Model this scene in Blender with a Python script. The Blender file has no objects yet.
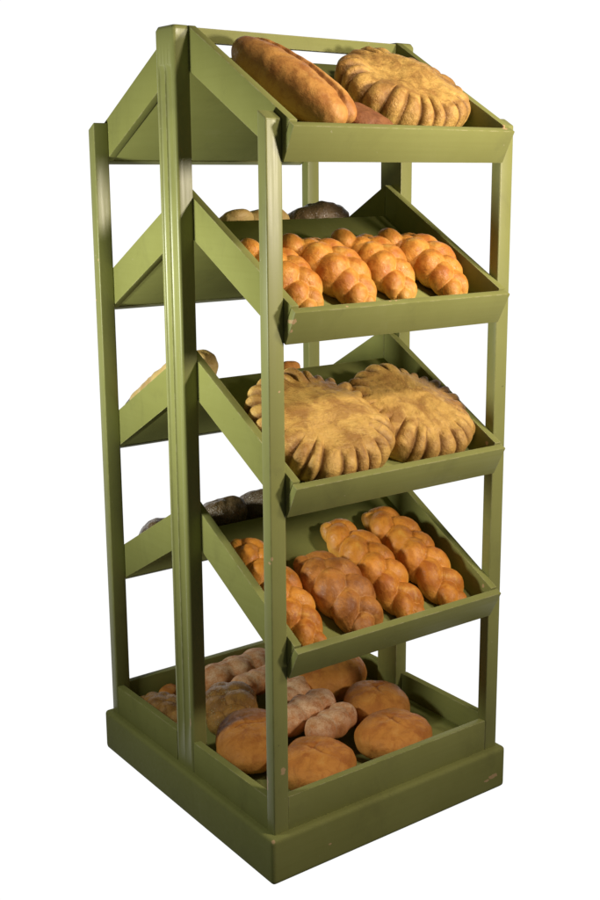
import bpy, bmesh, math, random
import numpy as np
from mathutils import Vector, Matrix, noise

# ------------------------------------------------------------------ camera
S = bpy.context.scene
YAW, PITCH, ROLL = 0.6498, 0.2067, -0.0018
d = Vector((math.sin(YAW)*math.cos(PITCH), math.cos(YAW)*math.cos(PITCH), -math.sin(PITCH)))
r0 = d.cross(Vector((0, 0, 1))).normalized(); u0 = r0.cross(d)
rr = r0*math.cos(ROLL) + u0*math.sin(ROLL); uu = -r0*math.sin(ROLL) + u0*math.cos(ROLL)
cd = bpy.data.cameras.new('camera'); cam = bpy.data.objects.new('camera', cd); S.collection.objects.link(cam)
cam.matrix_world = Matrix(((rr.x, uu.x, -d.x, -1.2077), (rr.y, uu.y, -d.y, -1.7928), (rr.z, uu.z, -d.z, 1.4391), (0, 0, 0, 1)))
cd.sensor_fit = 'VERTICAL'; cd.sensor_height = 36; cd.lens = 1169.34/900*36
cd.shift_x = (300-332.21)/900; cd.shift_y = (418.18-450)/900
cd.clip_start = 0.05; cd.clip_end = 100
S.camera = cam

# ------------------------------------------------------------------ world: a white studio backdrop behind the rack, dim room elsewhere
W = bpy.data.worlds.new('World'); S.world = W; W.use_nodes = True
nt = W.node_tree; bg = nt.nodes['Background']
tc = nt.nodes.new('ShaderNodeTexCoord')
dot = nt.nodes.new('ShaderNodeVectorMath'); dot.operation = 'DOT_PRODUCT'
dot.inputs[1].default_value = Vector((0.50, 0.76, -0.40)).normalized()
nt.links.new(tc.outputs['Generated'], dot.inputs[0])
mr = nt.nodes.new('ShaderNodeMapRange'); mr.interpolation_type = 'SMOOTHSTEP'
mr.inputs['From Min'].default_value = 0.50; mr.inputs['From Max'].default_value = 0.75
mr.inputs['To Min'].default_value = 0.062; mr.inputs['To Max'].default_value = 1.03
nt.links.new(dot.outputs['Value'], mr.inputs['Value'])
nt.links.new(mr.outputs['Result'], bg.inputs['Strength'])
bg.inputs['Color'].default_value = (1, 1, 1, 1)

# ------------------------------------------------------------------ lamps
def area(name, loc, target, size, power, col, spread=180):
    l = bpy.data.lights.new(name, 'AREA'); l.shape = 'DISK'; l.size = size; l.energy = power; l.color = col; l.spread = math.radians(spread)
    o = bpy.data.objects.new(name, l); S.collection.objects.link(o); o.location = loc
    o.rotation_euler = (Vector(target)-Vector(loc)).to_track_quat('-Z', 'Y').to_euler(); return o
area('key_lamp', (0.70, -1.15, 2.55), (0.38, 0.1, 1.45), 0.28, 7.0, (1.0, 0.89, 0.74), spread=92)
area('side_lamp', (-0.98, 0.50, 1.17), (0.1, 0.40, 1.16), 0.24, 8.2, (0.98, 1.0, 0.86), spread=120)
area('front_lamp', (1.18, -1.78, 1.54), (0.35, 0.2, 1.42), 0.30, 11.8, (1.0, 0.89, 0.75), spread=88)
S.view_settings.view_transform = 'Standard'; S.view_settings.look = 'None'
S.view_settings.exposure = 0; S.view_settings.gamma = 1
S.cycles.max_bounces = 8; S.cycles.diffuse_bounces = 4

# ------------------------------------------------------------------ measures of the rack (metres)
L, D, HP, INS, HB, TX, TY, TCW = 0.6717, 0.7576, 0.1028, 0.0164, 0.1772, 0.0365, 0.0278, 0.0755
SL = 0.5573; WB = 0.0883; YC = D/2; Z = [1.75, 1.4106, 1.0699, 0.7318]
XB = INS+TX; XF = L-XB; N = math.hypot(1, SL); TB = 0.018
ROOT = Vector((L/2, YC, 0))
FLZ = 0.118                                   # floor of the bottom box

# ------------------------------------------------------------------ material helpers
class NT:
    def __init__(s, name):
        s.m = bpy.data.materials.new(name); s.m.use_nodes = True; s.t = s.m.node_tree
        s.b = s.t.nodes['Principled BSDF']
    def n(s, k, **kw):
        x = s.t.nodes.new(k)
        for a, v in kw.items(): setattr(x, a, v)
        return x
    def l(s, a, b): s.t.links.new(a, b)
    def val(s, x, sock):
        if hasattr(x, 'links'): s.l(x, sock)
        else: sock.default_value = x
    def noise(s, scale, detail=4, rough=.55, vec=None, dist=0.0):
        x = s.n('ShaderNodeTexNoise'); x.inputs['Scale'].default_value = scale; x.inputs['Detail'].default_value = detail
        x.inputs['Roughness'].default_value = rough; x.inputs['Distortion'].default_value = dist
        if vec is not None: s.l(vec, x.inputs['Vector'])
        return x.outputs['Fac']
    def rng(s, v, a, b, c=0., e=1., smooth=True):
        x = s.n('ShaderNodeMapRange'); x.interpolation_type = 'SMOOTHSTEP' if smooth else 'LINEAR'
        s.val(v, x.inputs['Value'])
        for k, q in zip(('From Min', 'From Max', 'To Min', 'To Max'), (a, b, c, e)): x.inputs[k].default_value = q
        return x.outputs['Result']
    def math(s, op, a, b=0., c=None):
        x = s.n('ShaderNodeMath', operation=op); s.val(a, x.inputs[0]); s.val(b, x.inputs[1])
        if c is not None: s.val(c, x.inputs[2])
        return x.outputs[0]
    def mix(s, f, a, b, mode='MIX'):
        x = s.n('ShaderNodeMix', data_type='RGBA', blend_type=mode); s.val(f, x.inputs[0])
        for q, k in ((a, 6), (b, 7)):
            if isinstance(q, tuple): x.inputs[k].default_value = (*q, 1)
            else: s.l(q, x.inputs[k])
        return x.outputs[2]
    def map(s, vec, scale, loc=(0, 0, 0)):
        x = s.n('ShaderNodeMapping'); x.inputs['Scale'].default_value = scale; x.inputs['Location'].default_value = loc
        s.l(vec, x.inputs['Vector']); return x.outputs[0]
    def bump(s, h, strength, dist):
        x = s.n('ShaderNodeBump'); x.inputs['Strength'].default_value = strength; x.inputs['Distance'].default_value = dist
        s.l(h, x.inputs['Height']); return x

def paint(name, grain, chips=(), spec=.10, bmp=.2, rgh=(.42, .56), edge=.75, shift=(0, 0, 0)):
    """old sage green brush paint; grain = axis scale of the brush marks; chips = bare wood spots (rack coordinates)"""
    q = NT(name); co = q.n('ShaderNodeTexCoord').outputs['Object']
    g = q.noise(1, 5, .6, q.map(co, grain, shift)); cl = q.noise(5, 4, .6, co); fine = q.noise(260, 3, .6, co)
    c = q.mix(q.rng(cl, .3, .7), (.240, .246, .078), (.262, .270, .090))
    c = q.mix(q.rng(g, .35, .75, 0, .3), c, (.222, .226, .070))
    gr = q.noise(8, 7, .72, q.map(co, (1, 1, .6), (4.2, .7, 2.9)), .5)
    c = q.mix(q.rng(gr, .50, .72, 0, .38), c, (.165, .165, .062))
    c = q.mix(q.rng(gr, .44, .28, 0, .30), c, (.300, .305, .125))
    # small rubbed specks
    sp = q.noise(95, 2, .5, co)
    c = q.mix(q.rng(sp, .765, .80, 0, .55), c, (.42, .40, .24))
    dk = q.noise(70, 2, .5, q.map(co, (1, 1, 1), (3.1, 1.7, 9.2)))
    c = q.mix(q.rng(dk, .775, .81, 0, .6), c, (.09, .09, .035))
    if edge:
        bv = q.n('ShaderNodeBevel', samples=4); bv.inputs['Radius'].default_value = .0035
        ge = q.n('ShaderNodeNewGeometry'); dt = q.n('ShaderNodeVectorMath', operation='DOT_PRODUCT')
        q.l(bv.outputs[0], dt.inputs[0]); q.l(ge.outputs['Normal'], dt.inputs[1])
        ew = q.math('MULTIPLY', q.rng(dt.outputs['Value'], .90, .995, 1, 0), q.rng(q.noise(38, 4, .7, co), .42, .60, 0, edge))
        c = q.mix(ew, c, (.46, .42, .25))
    if chips:
        wob = q.noise(140, 3, .6, co); mask = None
        for (x, y, z, rx, ry, rz) in chips:
            m = q.n('ShaderNodeVectorMath', operation='SUBTRACT'); q.l(co, m.inputs[0]); m.inputs[1].default_value = Vector((x, y, z))-ROOT
            s2 = q.n('ShaderNodeVectorMath', operation='MULTIPLY'); q.l(m.outputs[0], s2.inputs[0]); s2.inputs[1].default_value = (1/rx, 1/ry, 1/rz)
            ln = q.n('ShaderNodeVectorMath', operation='LENGTH'); q.l(s2.outputs[0], ln.inputs[0])
            v = q.math('ADD', ln.outputs['Value'], q.rng(wob, .25, .75, -.45, .45, False))
            f = q.rng(v, .95, 1.05, 1, 0); mask = f if mask is None else q.math('MAXIMUM', mask, f)
        c = q.mix(mask, c, (.52, .36, .19))
    q.l(c, q.b.inputs['Base Color'])
    q.l(q.rng(g, .3, .7, *rgh), q.b.inputs['Roughness'])
    q.b.inputs['Specular IOR Level'].default_value = spec
    h = q.math('ADD', q.math('MULTIPLY', g, .7), q.math('MULTIPLY', fine, .25))
    q.l(q.bump(h, bmp, .001).outputs[0], q.b.inputs['Normal'])
    return q.m

V_GR, X_GR, Y_GR = (120, 120, 3), (3, 110, 110), (110, 3, 110)
P_POST = paint('sage_paint_posts', V_GR, [(.040, .016, .240, .006, .01, .008), (.016, .041, .212, .01, .0035, .016), (.016, .352, .222, .01, .004, .012),
        (.016, .352, .378, .01, .002, .003), (.016, .718, 1.242, .008, .002, .003), (.016, .737, 1.147, .008, .0025, .003), (.0164, .013, .699, .006, .006, .004),
        (.017, .022, .690, .004, .004, .003), (.04, .016, 1.03, .002, .01, .002)], spec=.36, bmp=.12, rgh=(.30, .42))
P_X = paint('sage_paint_long_boards', X_GR, [(.632, 0, .038, .014, .01, .005), (.612, 0, .033, .008, .01, .003), (.055, -.012, 1.166, .006, .02, .005),
        (.056, -.012, 1.148, .004, .02, .004), (.179, -.010, 1.187, .003, .012, .0015), (.147, 0, .043, .004, .006, .002), (.003, .003, .100, .005, .005, .004),
        (.30, -.022, 1.19, .02, .01, .0014), (.08, -.025, 1.19, .03, .012, .0022), (.60, -.02, 1.53, .01, .01, .004)])
P_Y = paint('sage_paint_gable_boards', Y_GR, [(.6007, .018, .850, .006, .0045, .0045), (.6007, .018, .515, .006, .004, .004), (.6007, -.005, 1.532, .006, .003, .008)], spec=0)
P_BASE = paint('sage_paint_base', X_GR, [(.632, 0, .038, .014, .01, .005), (.612, 0, .033, .008, .01, .003), (.147, 0, .043, .004, .006, .002), (.003, .003, .100, .005, .005, .004)], spec=.03, rgh=(.55, .68), edge=.45)
P_FL = paint('sage_paint_tray_floors', X_GR, spec=0)

# ------------------------------------------------------------------ mesh helpers
def link(name, bm, mat, parent=None, smooth=False, bevel=0.0, seg=2, ang=35):
    bmesh.ops.recalc_face_normals(bm, faces=bm.faces)
    if bevel:
        es = [e for e in bm.edges if len(e.link_faces) == 2 and e.calc_face_angle(0) > math.radians(ang)]
        bmesh.ops.bevel(bm, geom=es, offset=bevel, segments=seg, affect='EDGES', profile=.6, clamp_overlap=True)
    for v in bm.verts: v.co -= ROOT
    me = bpy.data.meshes.new(name); bm.to_mesh(me); bm.free()
    me.materials.append(mat)
    if smooth or bevel:
        for f in me.polygons: f.use_smooth = True
        if not smooth:
            try: me.set_sharp_from_angle(angle=math.radians(50))
            except Exception: pass
    o = bpy.data.objects.new(name, me); S.collection.objects.link(o)
    if parent: o.parent = parent
    return o

def prism(bm, poly, axis, a, b, cuts=1):
    """extrude a polygon along axis 0/1/2; the polygon's two coordinates are the remaining axes in order"""
    def P(p, t):
        q = list(p); q.insert(axis, t); return Vector(q)
    A = [bm.verts.new(P(p, a)) for p in poly]; B = [bm.verts.new(P(p, b)) for p in poly]
    bm.faces.new(A); bm.faces.new(B[::-1])
    for i in range(len(poly)):
        j = (i+1) % len(poly); bm.faces.new((A[i], B[i], B[j], A[j]))
def box(bm, x0, x1, y0, y1, z0, z1): prism(bm, [(x0, y0), (x1, y0), (x1, y1), (x0, y1)], 2, z0, z1)
def boxo(name, dims, mat, parent, bevel=.002, seg=2):
    bm = bmesh.new(); box(bm, *dims); return link(name, bm, mat, parent, bevel=bevel, seg=seg)

# ------------------------------------------------------------------ the rack
rack = bpy.data.objects.new('bread_display_rack', None); S.collection.objects.link(rack); rack.location = ROOT
rack['label'] = 'tall sage green wooden bread rack with sloping trays on both sides'
rack['category'] = 'display rack'

# plinth: moulded skirting, four mitred boards read as one block with a top ledge; hollow so that the tray sits in it
bm = bmesh.new()
def ring(bm, x0, x1, y0, y1, z): return [bm.verts.new((x, y, z)) for x, y in ((x0, y0), (x1, y0), (x1, y1), (x0, y1))]
o0 = ring(bm, 0, L, 0, D, 0); o1 = ring(bm, 0, L, 0, D, HP)
i1 = ring(bm, .03, L-.03, .03, D-.03, HP); i0 = ring(bm, .03, L-.03, .03, D-.03, 0)
for a, b in ((o0, o1), (o1, i1), (i1, i0), (i0, o0)):
    for k in range(4): bm.faces.new((a[k], a[(k+1) % 4], b[(k+1) % 4], b[k]))
link('plinth', bm, P_BASE, rack, bevel=.011, seg=5, ang=60)
boxo('base_floor', (INS+.02, L-INS-.02, INS+.02, D-INS-.02, .090, FLZ), P_FL, rack, .001)
RT = .019
zb = .099
boxo('base_rail', (INS+TX, L-INS-TX, INS+.0012, INS+RT, zb, HB), P_X, rack, .0015)
boxo('base_rail', (INS+TX, L-INS-TX, D-INS-RT, D-INS-.0012, zb, HB), P_X, rack, .0015)
for x0, x1 in ((INS+.0012, INS+RT), (L-INS-RT, L-INS-.0012)):
    for y0, y1 in ((INS+TY, YC-TCW/2), (YC+TCW/2, D-INS-TY)):
        boxo('base_rail', (x0, x1, y0, y1, zb, HB), P_Y, rack, .0015)

def top_at(y): return Z[0]-SL*abs(y-YC)
# corner posts: top sawn parallel to the slope
for x0 in (INS, L-INS-TX):
    for side in (0, 1):
        y0, y1 = (INS, INS+TY) if side == 0 else (D-INS-TY, D-INS)
        bm = bmesh.new()
        prism(bm, [(y0, zb), (y1, zb), (y1, top_at(y1)-.011), (y0, top_at(y0)-.011)], 0, x0, x0+TX)
        link('corner_post', bm, P_POST, rack, bevel=.0032, seg=3)
# centre posts: broad, with two long flutes on the outer face, arched at their top end
def centre_post(outer, inner):
    bm = bmesh.new(); sg = 1 if inner > outer else -1
    y0, y1 = YC-TCW/2, YC+TCW/2; rad = .007
    npr = 66; prof = []
    def flute(y, amt):
        w = 0
        for c in (-.0135, .0135):
            t = (y-YC-c)/.0128
            if abs(t) < 1: w = max(w, math.sqrt(max(0, 1-t*t)))
        return .0052*w*amt
    ys = [y0+rad+(TCW-2*rad)*i/(npr-1) for i in range(npr)]
    zt = 1.655; levels = [zb, .16]+[.16+(zt-.03-.16)*i/24 for i in range(1, 25)]+[zt-.03+.03*math.sin(i/8*math.pi/2) for i in range(1, 9)]+[1.70, 1.722, 1.7285, 1.731]
    rows = []
    for z in levels:
        if z <= .162: a = 0 if z < .15 else .0
        else: a = 1
        if z > zt-.03: a = math.sqrt(max(0, 1-((z-zt+.03)/.03)**2)) if z < zt else 0
        tp = max(0, (z-1.722)/.009); ins = .006*tp*tp
        row = []
        for i in range(5):
            t = math.pi/2*i/4; row.append((outer+sg*(rad-rad*math.sin(t)+ins), y0+rad-rad*math.cos(t)+ins))
        for y in ys[1:-1]: row.append((outer+sg*(flute(y, a)+ins), y))
        for i in range(5):
            t = math.pi/2*(1-i/4); row.append((outer+sg*(rad-rad*math.sin(t)+ins), y1-rad+rad*math.cos(t)-ins))
        row.append((inner, y1-.001-ins)); row.append((inner, y0+.001+ins))
        rows.append([bm.verts.new((x, y, z)) for x, y in row])
    for a, b in zip(rows, rows[1:]):
        for k in range(len(a)): bm.faces.new((a[k], a[(k+1) % len(a)], b[(k+1) % len(a)], b[k]))
    bm.faces.new(rows[0]); bm.faces.new(rows[-1])
    o = link('centre_post', bm, P_POST, rack, smooth=True)
    o.data.set_sharp_from_angle(angle=math.radians(60))
centre_post(INS, INS+TX); centre_post(L-INS, L-INS-TX)
boxo('ridge_rail', (XB+TB, XF-TB, YC-.036, YC-.016, 1.699, 1.7275), P_X, rack, .0015)

E = (-1/N, -SL/N)                              # unit vector down the front slope, in (y, z)
NP = (-SL/N, 1/N)
def tray(z, side):
    f = (lambda y: y) if side > 0 else (lambda y: 2*YC-y)
    T = (-.0222, z-SL*(YC+.0222)-.0033); B = (.0121, z-WB-SL*(YC-.0121)+.0014); lt = .016
    T2 = (T[0]-E[0]*lt, T[1]-E[1]*lt); B2 = (B[0]-E[0]*lt, B[1]-E[1]*lt)
    pts = lambda P: [(f(y), zz) for y, zz in P]
    bm = bmesh.new(); lip_gap = .0006
    g = (T2[0]-E[0]*lip_gap, T2[1]-E[1]*lip_gap); h = (B2[0]-E[0]*lip_gap, B2[1]-E[1]*lip_gap)
    fl = lambda off, y: z-off-SL*(YC-y)
    yl = T2[0]+.034
    prism(bm, pts([(YC-.0004, z-.0725), (YC-.0004, z-.0855), (B2[0]+.002, fl(.0855, B2[0]+.002)), (T2[0]+.0325, fl(.0725, T2[0]+.0325))]), 0, XB+TB+.0005, XF-TB-.0005)
    t = link('sloping_tray', bm, P_FL, rack, bevel=.0008, seg=1)
    for x0, x1 in ((XB, XB+TB), (XF-TB, XF)):
        bm = bmesh.new()
        if z > 1.7: P = [(YC-.0004, 1.7305), (YC-.035, 1.7305), (g[0], z-SL*(YC-g[0])), h, (YC-.0004, z-WB)]
        else: P = [(YC-.0004, z), (g[0], z-SL*(YC-g[0])), h, (YC-.0004, z-WB)]
        prism(bm, pts(P), 0, x0, x1); link('side_board', bm, P_Y, t, bevel=.0015)
    bm = bmesh.new(); prism(bm, pts([T, T2, B2, B]), 0, XB-.0008, XF+.0008)
    link('front_lip', bm, P_X, t, bevel=.0018)
for z in Z:
    tray(z, 1); tray(z, -1)

# ------------------------------------------------------------------ bread materials
def crust(name, light, mid, dark, seamc, flour=0.0, flourc=(.75, .66, .52), rough=(.38, .6), spec=.4, bump=.5, seeds=0, mott=.5, scale=1.):
    q = NT(name); co = q.n('ShaderNodeTexCoord').outputs['Object']
    a = q.n('ShaderNodeAttribute', attribute_name='seam').outputs['Fac']
    up = q.n('ShaderNodeAttribute', attribute_name='height').outputs['Fac']
    big = q.noise(13*scale, 4, .6, co, .4); med = q.noise(42*scale, 5, .65, co); fine = q.noise(330, 4, .7, co)
    c = q.mix(q.rng(up, .1, .75), light, mid)
    blot = q.noise(24*scale, 6, .72, q.map(co, (1, 1, 1), (2.3, 5.1, 1.7)), .8)
    c = q.mix(q.math('MULTIPLY', q.rng(big, .44, .62), q.rng(up, .35, .95, .2, 1)), c, dark)
    c = q.mix(q.rng(blot, .48, .64, 0, .25+.75*mott), c, dark)
    c = q.mix(q.rng(blot, .46, .34, 0, .6), c, light)
    c = q.mix(q.rng(med, .45, .70, 0, mott), c, q.mix(.5, dark, mid))
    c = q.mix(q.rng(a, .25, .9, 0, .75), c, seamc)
    c = q.mix(q.rng(fine, .60, .72, 0, .30), c, light)
    pit = q.noise(190, 2, .5, co)
    c = q.mix(q.rng(pit, .68, .76, 0, .35), c, dark)
    if flour:
        fn = q.noise(30, 6, .75, co); fg = q.noise(420, 2, .6, co)
        f = q.math('MULTIPLY', q.rng(q.math('ADD', q.math('MULTIPLY', fn, .75), q.math('MULTIPLY', fg, .25)), .62-.3*flour, .82-.2*flour, 0, .85), q.rng(up, .3, .8))
        c = q.mix(f, c, flourc)
    wr = q.noise(75, 5, .7, q.map(co, (.45, 1.3, 1)), 1.2)
    h = q.math('ADD', q.math('MULTIPLY', med, .8), q.math('ADD', q.math('MULTIPLY', fine, .14), q.math('MULTIPLY', pit, .18)))
    h = q.math('ADD', h, q.math('MULTIPLY', wr, .55))
    if seeds:
        vo = q.n('ShaderNodeTexVoronoi'); vo.inputs['Scale'].default_value = 190; q.l(co, vo.inputs['Vector'])
        sm = q.math('MULTIPLY', q.rng(vo.outputs['Distance'], .28, .40, 1, 0), q.rng(q.noise(25, 3, .5, co), .50, .62))
        c = q.mix(sm, c, (.50, .36, .17)); h = q.math('ADD', h, q.math('MULTIPLY', sm, .6))
    q.l(c, q.b.inputs['Base Color'])
    q.l(q.rng(wr, .3, .7, rough[0]-.06, rough[1]+.08), q.b.inputs['Roughness'])
    q.b.inputs['Specular IOR Level'].default_value = spec
    q.l(q.bump(h, min(1, bump*1.35), .0050).outputs[0], q.b.inputs['Normal'])
    return q.m
GOLD = crust('golden_egg_crust', (.78, .46, .11), (.70, .30, .048), (.44, .125, .018), (.70, .36, .08), rough=(.30, .48), spec=.45, bump=.40, mott=.6)
AMBER = crust('amber_braid_crust', (.82, .43, .080), (.72, .285, .038), (.42, .12, .016), (.55, .23, .045), rough=(.32, .52), spec=.42, bump=.4, mott=.4)
BROWN = crust('brown_braid_crust', (.64, .31, .07), (.50, .19, .036), (.26, .085, .018), (.58, .28, .07), rough=(.34, .54), spec=.42, bump=.45, mott=.5)
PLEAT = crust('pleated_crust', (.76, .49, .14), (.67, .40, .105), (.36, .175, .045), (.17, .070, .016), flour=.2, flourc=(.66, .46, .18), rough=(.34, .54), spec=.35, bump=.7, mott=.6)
LONG = crust('long_loaf_crust', (.72, .42, .125), (.62, .30, .075), (.40, .15, .036), (.30, .12, .035), rough=(.36, .54), spec=.35, bump=.35, mott=.35)
BUN = crust('round_loaf_crust', (.64, .31, .08), (.57, .235, .050), (.36, .115, .026), (.28, .09, .025), rough=(.42, .6), spec=.14, bump=.40, mott=.35)
ROSE = crust('pinkish_crust', (.38, .18, .075), (.30, .12, .045), (.18, .065, .028), (.25, .09, .05), flour=.15, rough=(.45, .6), spec=.3, bump=.4)
FLOUR = crust('floury_crust', (.68, .33, .13), (.62, .26, .095), (.42, .14, .05), (.46, .24, .12), flour=.82, flourc=(.92, .66, .44), rough=(.5, .7), spec=.06, bump=.35)
SEED = crust('seeded_dark_crust', (.50, .28, .075), (.40, .20, .05), (.18, .08, .022), (.12, .05, .016), seeds=1, rough=(.3, .5), spec=.25, bump=.6)
DARK = crust('dark_rye_crust', (.19, .125, .062), (.135, .085, .040), (.055, .035, .018), (.05, .03, .012), rough=(.2, .38), spec=.6, bump=1.0, mott=.6)
PALE = crust('pale_golden_crust', (.62, .46, .18), (.58, .40, .14), (.42, .25, .08), (.5, .3, .1), rough=(.38, .55), spec=.4, bump=.5)

# ------------------------------------------------------------------ bread shapes: distance fields shrink-wrapped from outside
def smin(a, b, k):
    h = np.clip(.5+.5*(b-a)/k, 0, 1); return b*(1-h)+a*h-k*h*(1-h)
def wrap(sdf, hl, rad, zc, nu=150, nv=120, ex=.72, iters=34):
    """rays from outside towards the loaf's inner spine; returns grid of points"""
    v = np.linspace(0, math.pi, nu)[:, None]; t = np.linspace(0, 2*math.pi, nv, endpoint=False)[None, :]
    ox = -np.cos(v)*hl*ex*np.ones_like(t); dx = -np.sign(np.cos(v))*np.abs(np.cos(v))**2.2*np.ones_like(t)
    s = np.sqrt(np.maximum(0, 1-dx**2)); dy = s*np.cos(t); dz = s*np.sin(t)
    O = np.stack([ox, 0*ox, 0*ox+zc], -1); Dr = np.stack([dx, dy, dz], -1)
    tt = np.full(ox.shape, rad*2.2+.02)
    for _ in range(iters):
        P = O+Dr*tt[..., None]; tt = np.maximum(tt-sdf(P)*.8, .0005)
    return O+Dr*tt[..., None]
def mesh_from_grid(name, P, seam, hgt, mat):
    nu, nv = P.shape[:2]; V = P.reshape(-1, 3); F = []
    for i in range(nu-1):
        for j in range(nv):
            k = (j+1) % nv; F.append((i*nv+j, i*nv+k, (i+1)*nv+k, (i+1)*nv+j))
    me = bpy.data.meshes.new(name); me.from_pydata(V.tolist(), [], F)
    for nm, A in (('seam', seam), ('height', hgt)):
        at = me.attributes.new(nm, 'FLOAT', 'POINT'); at.data.foreach_set('value', np.ascontiguousarray(A.reshape(-1), dtype=np.float32))
    bm = bmesh.new(); bm.from_mesh(me); bmesh.ops.remove_doubles(bm, verts=bm.verts, dist=1e-5)
    bmesh.ops.recalc_face_normals(bm, faces=bm.faces); bm.to_mesh(me); bm.free()
    for f in me.polygons: f.use_smooth = True
    me.materials.append(mat); return me
def fnoise(P, freq, seed):
    rg = np.random.RandomState(int(seed*7+freq) % 9999); out = 0
    for i in range(14):
        k = rg.normal(size=3); k /= np.linalg.norm(k); out = out+np.sin((P@k)*freq*rg.uniform(2.2, 5.5)+rg.uniform(0, 6.3))
    return out*.19
def wobble(P, amp, freq, seed):
    """low frequency lumpiness"""
    c = P.reshape(-1, 3).mean(0); q = P-c; l = np.linalg.norm(q, axis=-1, keepdims=True)+1e-9
    n = fnoise(P, freq, seed)+.45*fnoise(P, freq*2.7, seed+5)+.06*fnoise(P, freq*8, seed+9)
    return P+q/l*n[..., None]*amp
def strands(spine, sizes):
    """distance to several chains of balls; returns per strand distances"""
    def f(P):
        ds = []
        for C, R in zip(spine, sizes):
            d2 = None
            for c, r in zip(C, R):
                e = np.sqrt(((P-c)**2).sum(-1))-r
                d2 = e if d2 is None else np.minimum(d2, e)
            ds.append(d2)
        return ds
    return f
def braid_mesh(name, length, width, height, turns, mat, seed, taper=.55, ball=.0, fat=.30, bulge=.22, k=.006, tail=None):
    rnd = random.Random(seed); hl = length/2; C = []; Rs = []; nS = 64
    for sidx in range(3):
        pts = []; rs = []
        ph0 = 2*math.pi*sidx/3+rnd.uniform(-.15, .15); wn = [rnd.uniform(-.12, .12) for _ in range(8)]
        for i in range(nS):
            t = i/(nS-1); x = (t-.5)*2*(hl-width*.22)
            prof = (math.sin(math.pi*(.10+.80*t)))**taper
            if ball: prof *= (1-ball*t)
            ph = turns*2*math.pi*(t+.018*math.sin(11*t+seed+sidx))+ph0
            y = math.sin(ph)*width*.285*prof*(1+.10*math.sin(9*t+seed)); z = math.sin(2*ph+.35)*height*.17*prof
            sw = 1+bulge*math.sin(2*ph+.35)+.08*math.sin(7*t+wn[2]*20+sidx*2)
            pts.append(np.array([x, y, height*.43*prof+z])); rs.append(width*fat*prof*sw)
        C.append(pts); Rs.append(rs)
    f = strands(C, Rs); extra = []
    if tail: extra = [np.array(tail[:3])]; tr = tail[3]
    def sdf(P):
        a, b, c = f(P); m = smin(smin(a, b, k), c, k)
        for e in extra: m = smin(m, np.sqrt((((P-e)*np.array([.8, 1, 1]))**2).sum(-1))-tr, .004)
        return -smin(-m, P[..., 2]-.001, .006) if False else np.maximum(m, -(P[..., 2]-.001))
    P = wrap(sdf, hl, width*.6, height*.38, 190, 132)
    ds = np.sort(np.stack(f(P), -1), -1); seam = np.clip(1-(ds[..., 1]-ds[..., 0])/.0035, 0, 1)*.7
    hgt = np.clip(P[..., 2]/height, 0, 1)
    P = wobble(P, .0011, 30, seed)
    return mesh_from_grid(name, P, seam, hgt, mat)
def loaf_mesh(name, lobes, hl, rad, zc, mat, seed, k=.012, amp=.0025, seamw=.008, crack=None, nu=120, nv=96):
    """lobes: (cx,cy,cz,rx,ry,rz,rotz)"""
    def each(P):
        ds = []
        for cx, cy, cz, rx, ry, rz, a in lobes:
            q = P-np.array([cx, cy, cz]); x = q[..., 0]*math.cos(a)+q[..., 1]*math.sin(a); y = -q[..., 0]*math.sin(a)+q[..., 1]*math.cos(a)
            p = 2.4
            m = (np.abs(x/rx)**p+np.abs(y/ry)**p+np.abs(q[..., 2]/rz)**p+1e-12)**(1/p)
            ds.append((m-1)*min(rx, ry, rz))
        return ds
    def sdf(P):
        ds = each(P); m = ds[0]
        for e in ds[1:]: m = smin(m, e, k)
        return np.maximum(m, -(P[..., 2]-.001))
    P = wrap(sdf, hl, rad, zc, nu, nv, iters=46)
    ds = np.sort(np.stack(each(P)+[np.full(P.shape[:2], 9.)], -1), -1); seam = np.clip(1-(ds[..., 1]-ds[..., 0])/seamw, 0, 1)
    hgt = np.clip(P[..., 2]/P[..., 2].max(), 0, 1)
    P = wobble(P, amp, 22, seed)
    if crack: P = crack(P, seam)
    return mesh_from_grid(name, P, seam, hgt, mat)
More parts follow.
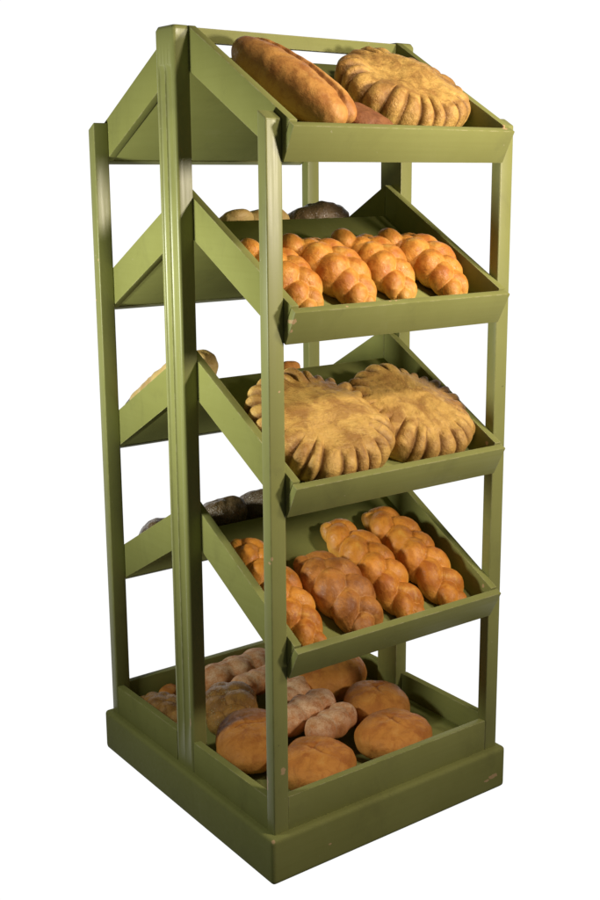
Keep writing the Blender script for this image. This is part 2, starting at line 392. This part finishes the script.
def pleated_mesh(name, R, H, npl, mat, seed, squash=1.0):
    """round loaf whose edge is gathered in finger-like pleats"""
    rnd = random.Random(seed); nr, na = 110, 560
    cuts = [0]; 
    for i in range(npl): cuts.append(cuts[-1]+rnd.uniform(.72, 1.28))
    cuts = np.array(cuts)/cuts[-1]*2*math.pi
    lift = [rnd.uniform(.75, 1.2) for _ in range(npl)]; reach = [rnd.uniform(.54, .76) for _ in range(npl)]; outr = [rnd.uniform(-.02, .025) for _ in range(npl)]
    skew = [rnd.uniform(-.22, .22) for _ in range(npl)]
    P = np.zeros((nr, na, 3)); seam = np.zeros((nr, na)); hg = np.zeros((nr, na))
    for i in range(nr):
        s = i/(nr-1)                                     # 0 top centre .. 1 underside centre
        ph = s*math.pi*.80 if s < 1 else 0
        # profile: flattened dome, plump rolled rim, flat bottom
        if s < .86:
            t = s/.86; a = t*math.pi*.70
            rho = math.sin(min(a, math.pi/2))**.86 if a < math.pi/2 else math.sin(a)**.55
            zz = (math.cos(a)**.8*.54+.46) if a < math.pi/2 else .46+.52*math.cos(a)/.60
            zz = max(zz, 0.0)
        else:
            t = (s-.86)/.14; rho = (math.sin(math.pi*.70)**.55)*(1-t); zz = 0.0
        for j in range(na):
            th = 2*math.pi*j/na
            tw = th+skew[0]*.0
            k = int(np.searchsorted(cuts, th, side='right')-1); k = min(max(k, 0), npl-1)
            tw = th+skew[k]*(rho-.8)*.35*math.sin(math.pi*(th-cuts[k])/(cuts[k+1]-cuts[k]))
            f = (tw-cuts[k])/(cuts[k+1]-cuts[k]); f = min(max(f, 0), 1)
            b = (1-abs(2*f-1)**2.3)                        # rounded finger, sharp valley
            over = f*.35                                   # each pleat overlaps the next
            st = reach[k]+.03*math.sin(th*3+seed)
            amt = min(max((rho-st)/(.20), 0), 1); amt = amt*amt*(3-2*amt)
            if s > .75: amt *= max(0, 1-(s-.75)/.11)
            v = (b*.9+over*.5-.55)*lift[k]*amt
            r = R*rho*(1+(.065*v+outr[k]*b)*amt)
            z = H*zz+H*.17*v*(1-.35*rho)*(1 if zz > 0.05 else zz/.05)
            P[i, j] = (r*math.cos(th), r*math.sin(th)*squash, z)
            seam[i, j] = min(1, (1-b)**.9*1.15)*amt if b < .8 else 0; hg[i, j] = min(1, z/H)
    w = np.clip(P[..., 2]/(.3*H), 0, 1)
    a = fnoise(P, 11, seed); c = fnoise(P, 60, seed+1); e = fnoise(P, 200, seed+2)
    P[..., 2] += (a*.008+c*.0009+e*.0002)*w; P[..., 0] *= 1+a*.04; P[..., 1] *= 1+.04*fnoise(P, 9, seed+3)
    return mesh_from_grid(name, P, seam, hg, mat)

# ------------------------------------------------------------------ placing
def put(name, me, label, cat, pos, rot, group=None):
    o = bpy.data.objects.new(name, me); S.collection.objects.link(o); o['label'] = label; o['category'] = cat
    if group: o['group'] = group
    o.matrix_world = Matrix.Translation(pos) @ rot
    return o
TA = math.atan(SL)
def on_tray(k, x, dd, yaw, lift=0., side=1, tilt=(0, 0)):
    """k tray number 1..4, dd distance down the slope from the ridge; mesh +x axis points down the slope at yaw 0"""
    sx = Vector((1, 0, 0)); dn = Vector((0, -1/N*side, -SL/N)); up = Vector((0, -SL/N*side, 1/N))
    p = Vector((x, YC, Z[k-1]-.0725/1.0))+dn*dd+up*(lift+.0008)
    B = Matrix((dn, up.cross(dn), up)).transposed().to_4x4()
    R = B @ Matrix.Rotation(yaw, 4, 'Z') @ Matrix.Rotation(tilt[0], 4, 'X') @ Matrix.Rotation(tilt[1], 4, 'Y')
    return p, R
def on_floor(x, y, yaw, lift=0., tilt=(0, 0)):
    return Vector((x, y, FLZ+.0008+lift)), Matrix.Rotation(yaw, 4, 'Z') @ Matrix.Rotation(tilt[0], 4, 'X') @ Matrix.Rotation(tilt[1], 4, 'Y')
R_ = math.radians

# top tray
def split(P, seam):
    x, y, z = P[..., 0], P[..., 1], P[..., 2]; P = P.copy()
    c = .008+.010*np.sin(x*16+.6)+.0025*np.sin(x*70)+.0012*np.sin(x*190)
    top = np.clip((z-.045)/.02, 0, 1)*np.clip((.150-np.abs(x))/.03, 0, 1)
    g = np.exp(-((y-c)/.0042)**2)*top; ledge = (1/(1+np.exp(-(y-c)/.0015))-.5)*np.exp(-((y-c)/.016)**2)*top
    P[..., 2] += -.006*g+.006*ledge; P[..., 2] += .0012*fnoise(P*np.array([1, 3, 1]), 120, 4)*g
    seam += np.clip(g*.9, 0, 1); return P
me = loaf_mesh('long_loaf', [(0, -.008, .042, .168, .057, .048, 0), (.012, .026, .050, .150, .032, .038, .03)], .165, .06, .035, LONG, 3, k=.0025, amp=.0014, nu=260, nv=200, seamw=.004, crack=split)
put('long_loaf', me, 'long golden brown split loaf in the top tray against the left board', 'bread', *on_tray(1, .178, .212, R_(7), .004, tilt=(R_(-8), 0)))
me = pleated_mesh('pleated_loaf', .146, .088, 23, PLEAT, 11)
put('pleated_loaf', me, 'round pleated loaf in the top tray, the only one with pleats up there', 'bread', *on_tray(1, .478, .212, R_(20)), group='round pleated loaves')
me = loaf_mesh('small_loaf', [(0, 0, .026, .07, .045, .030, 0)], .07, .05, .02, ROSE, 5)
put('small_loaf', me, 'low pinkish brown loaf between the long and the pleated loaf, top tray', 'bread', *on_tray(1, .285, .345, R_(20)))

# second tray: knotty golden plaits
lab2 = ['golden knotted plait loaf partly hidden by the near corner post, in the second tray', 'golden knotted plait loaf just right of the near corner post, second tray',
        'golden knotted plait loaf third from the left in the second tray', 'golden knotted plait loaf nearest the right board of the second tray']
for i, (x, dd, yaw, ln, w) in enumerate([(.136, .275, 0, .240, .116), (.266, .262, 8, .262, .136), (.397, .252, 1, .245, .130), (.528, .258, 5, .258, .126)]):
    me = braid_mesh('plaited_loaf', ln, w*.97, .078, (1.6, 1.72, 1.55, 1.66)[i], GOLD, 20+i*3, ball=.10+.05*(i%3), fat=.225, bulge=.30, k=.0012, taper=.5, tail=(-ln*.36, -w*.36, .042, .026))
    put('plaited_loaf', me, lab2[i], 'bread', *on_tray(2, x, dd, R_(yaw)), group='golden knotted plaits in the second tray')

# third tray: two big pleated rounds
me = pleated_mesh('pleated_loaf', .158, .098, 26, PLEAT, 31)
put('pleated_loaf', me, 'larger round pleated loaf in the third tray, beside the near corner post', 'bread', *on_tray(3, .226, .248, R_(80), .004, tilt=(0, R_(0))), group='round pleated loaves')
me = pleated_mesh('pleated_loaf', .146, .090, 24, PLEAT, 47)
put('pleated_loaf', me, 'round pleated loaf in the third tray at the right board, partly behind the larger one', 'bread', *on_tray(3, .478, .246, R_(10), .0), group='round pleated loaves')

# fourth tray: long plaits
for i, (x, dd, yaw, ln, w, hh, mat, lab) in enumerate([
    (.130, .235, 1, .345, .108, .062, AMBER, 'amber plaited loaf in the fourth tray, partly hidden by the near corner post'),
    (.262, .283, 6, .270, .136, .068, BROWN, 'short dark brown plaited loaf, second from the left in the fourth tray'),
    (.388, .240, 6, .345, .118, .064, AMBER, 'long amber plaited loaf, right of the dark brown one in the fourth tray'),
    (.516, .236, 5, .350, .122, .066, AMBER, 'long orange plaited loaf along the right board of the fourth tray')]):
    me = braid_mesh('plaited_loaf', ln, w, hh, 1.72 if ln > .3 else 1.3, mat, 60+i, fat=.225, bulge=.24, k=.0014, taper=.42)
    put('plaited_loaf', me, lab, 'bread', *on_tray(4, x, dd, R_(yaw)), group='long plaits in the fourth tray')

# loaves in the rear trays that show over the ridge
def rye(seed, a, b, h): return loaf_mesh('dark_roll', [(0, 0, h*.45, a, b, h*.55, 0)], a, b, h*.4, DARK, seed, amp=.004)
put('dark_loaf', rye(71, .085, .075, .075), 'dark brown loaf showing over the ridge of the second tray, behind the plaits', 'bread', *on_tray(2, .470, .105, R_(80), side=-1))
me = loaf_mesh('small_loaf', [(0, 0, .03, .06, .045, .034, 0)], .06, .05, .03, PALE, 72)
put('golden_roll', me, 'golden roll just showing over the second ridge beside the near corner post', 'bread', *on_tray(2, .315, .085, R_(80), side=-1))
me = loaf_mesh('long_loaf', [(0, 0, .052, .215, .052, .056, 0)], .2, .06, .05, PALE, 73, amp=.004)
put('long_loaf', me, 'pale golden loaf in the rear of the third tray, rising above the rear gable board', 'bread', *on_tray(3, .130, .238, R_(2), side=-1))
me = loaf_mesh('small_loaf', [(0, 0, .018, .045, .036, .022, 0)], .045, .04, .015, BUN, 74)
put('brown_roll', me, 'small brown roll showing over the third ridge beside the near corner post', 'bread', *on_tray(3, .352, .075, R_(30), side=-1))
put('dark_roll', rye(75, .062, .056, .074), 'glossy dark rye roll over the fourth ridge, beside the centre post', 'bread', *on_tray(4, .178, .075, 0, side=-1), group='dark rye rolls')
put('dark_roll', rye(76, .060, .052, .082), 'glossy dark rye roll over the fourth ridge, touching the near corner post', 'bread', *on_tray(4, .300, .095, .6, side=-1), group='dark rye rolls')
put('dark_roll', rye(77, .075, .05, .098), 'dark rye roll over the rear gable board, left of the centre post', 'bread', *on_tray(4, .128, .300, .0, side=-1), group='dark rye rolls')

me = loaf_mesh('small_loaf', [(0, 0, .020, .042, .046, .020, 0)], .045, .046, .016, PALE, 78, amp=.002)
put('pale_roll', me, 'small pale loaf edge showing over the second ridge, left of the near corner post', 'bread', *on_tray(2, .212, .052, R_(90), side=-1))

# bottom box
def bun(seed, a, b, h, mat=BUN):
    rnd = random.Random(seed); ang = rnd.uniform(0, 3)
    def crack(P, seam):
        x, y = P[..., 0], P[..., 1]; u = x*math.cos(ang)+y*math.sin(ang); v = -x*math.sin(ang)+y*math.cos(ang)+.006*np.sin(u*60)
        g = np.exp(-(v/.005)**2)*np.exp(-(u/(a*.45))**2)*(P[..., 2] > h*.5); P = P.copy(); P[..., 2] -= g*.005
        g2 = np.exp(-((u-.01)/.004)**2)*np.exp(-((v+.01)/(a*.3))**2)*(P[..., 2] > h*.5); P[..., 2] -= g2*.003
        seam += .8*np.clip(g+.6*g2, 0, 1); return P
    return loaf_mesh('round_loaf', [(0, 0, h*.46, a, b, h*.54, 0), (a*.15, b*.1, h*.55, a*.7, b*.75, h*.47, 0)], a, b, h*.4, mat, seed, amp=.0022, seamw=.0001, crack=crack, k=.02)
G = 'round brown loaves in the bottom box'
put('round_loaf', bun(81, .090, .084, .076), 'round brown loaf at the right front of the bottom box, in front of another', 'bread', *on_floor(.425, .122, .3), group=G)
put('round_loaf', bun(82, .082, .078, .085), 'round brown loaf behind the right front one in the bottom box', 'bread', *on_floor(.492, .262, 1.2), group=G)
put('round_loaf', bun(83, .092, .082, .077), 'round brown loaf right behind the front rail, next to the near corner post', 'bread', *on_floor(.198, .118, .5), group=G)
put('round_loaf', bun(84, .118, .080, .080), 'large oval brown loaf left of the near corner post in the bottom box', 'bread', *on_floor(.150, .302, .9), group=G)
put('round_loaf', bun(85, .105, .090, .098), 'large brown loaf at the back of the bottom box, under the fourth tray lip', 'bread', *on_floor(.490, .465, .2), group=G)
me = braid_mesh('seeded_plait', .24, .115, .075, 1.6, SEED, 86, fat=.29, bulge=.3, k=.004)
put('seeded_plait', me, 'dark seeded plaited loaf right of the centre post foot in the bottom box', 'bread', *on_floor(.205, .490, R_(55)))
me = braid_mesh('seeded_plait', .19, .075, .048, 1.5, SEED, 87, fat=.29, bulge=.3, k=.004)
put('seeded_plait', me, 'seeded loaf at the left rail of the bottom box, left of the centre post', 'bread', *on_floor(.085, .600, R_(100)))
me = loaf_mesh('small_roll', [(0, 0, .018, .032, .024, .02, 0)], .032, .025, .015, BUN, 88, amp=.002)
put('small_roll', me, 'small brown roll left of the centre post at the back of the bottom box', 'bread', *on_floor(.145, .680, .5))
def twist(seed, ln, w, h):
    n = 3; lob = []
    for i in range(n):
        t = (i-(n-1)/2)/(n/2); lob.append((t*ln*.42, .0, h*.46, ln*.23, w*.5*(1-.25*t*t), h*.52*(1-.2*t*t), .75))
    return loaf_mesh('floury_roll', lob, ln/2, w*.6, h*.4, FLOUR, seed, amp=.0030, k=.011, seamw=.006)
GF = 'floury rolls in the bottom box'
for sd, ln, w, h, x, y, yaw, lift, tl, lab in [
    (91, .24, .095, .075, .335, .655, .15, .0, (0, 0), 'long floury twisted roll at the back of the bottom box'),
    (92, .16, .080, .062, .322, .540, .1, .020, (0, 0), 'floury roll just left of the near corner post in the bottom box'),
    (93, .18, .090, .075, .365, .440, .5, .006, (0, 0), 'reddish floury roll behind the near corner post in the bottom box'),
    (94, .20, .092, .072, .305, .310, .22, .026, (0, 0), 'floury twisted roll right of the near corner post, behind the front round loaf'),
    (95, .16, .078, .064, .322, .225, .30, .030, (0, 0), 'pale floury roll wedged between the front round loaves')]:
    put('floury_roll', twist(sd, ln, w, h), lab, 'bread', *on_floor(x, y, yaw, lift, tl), group=GF)
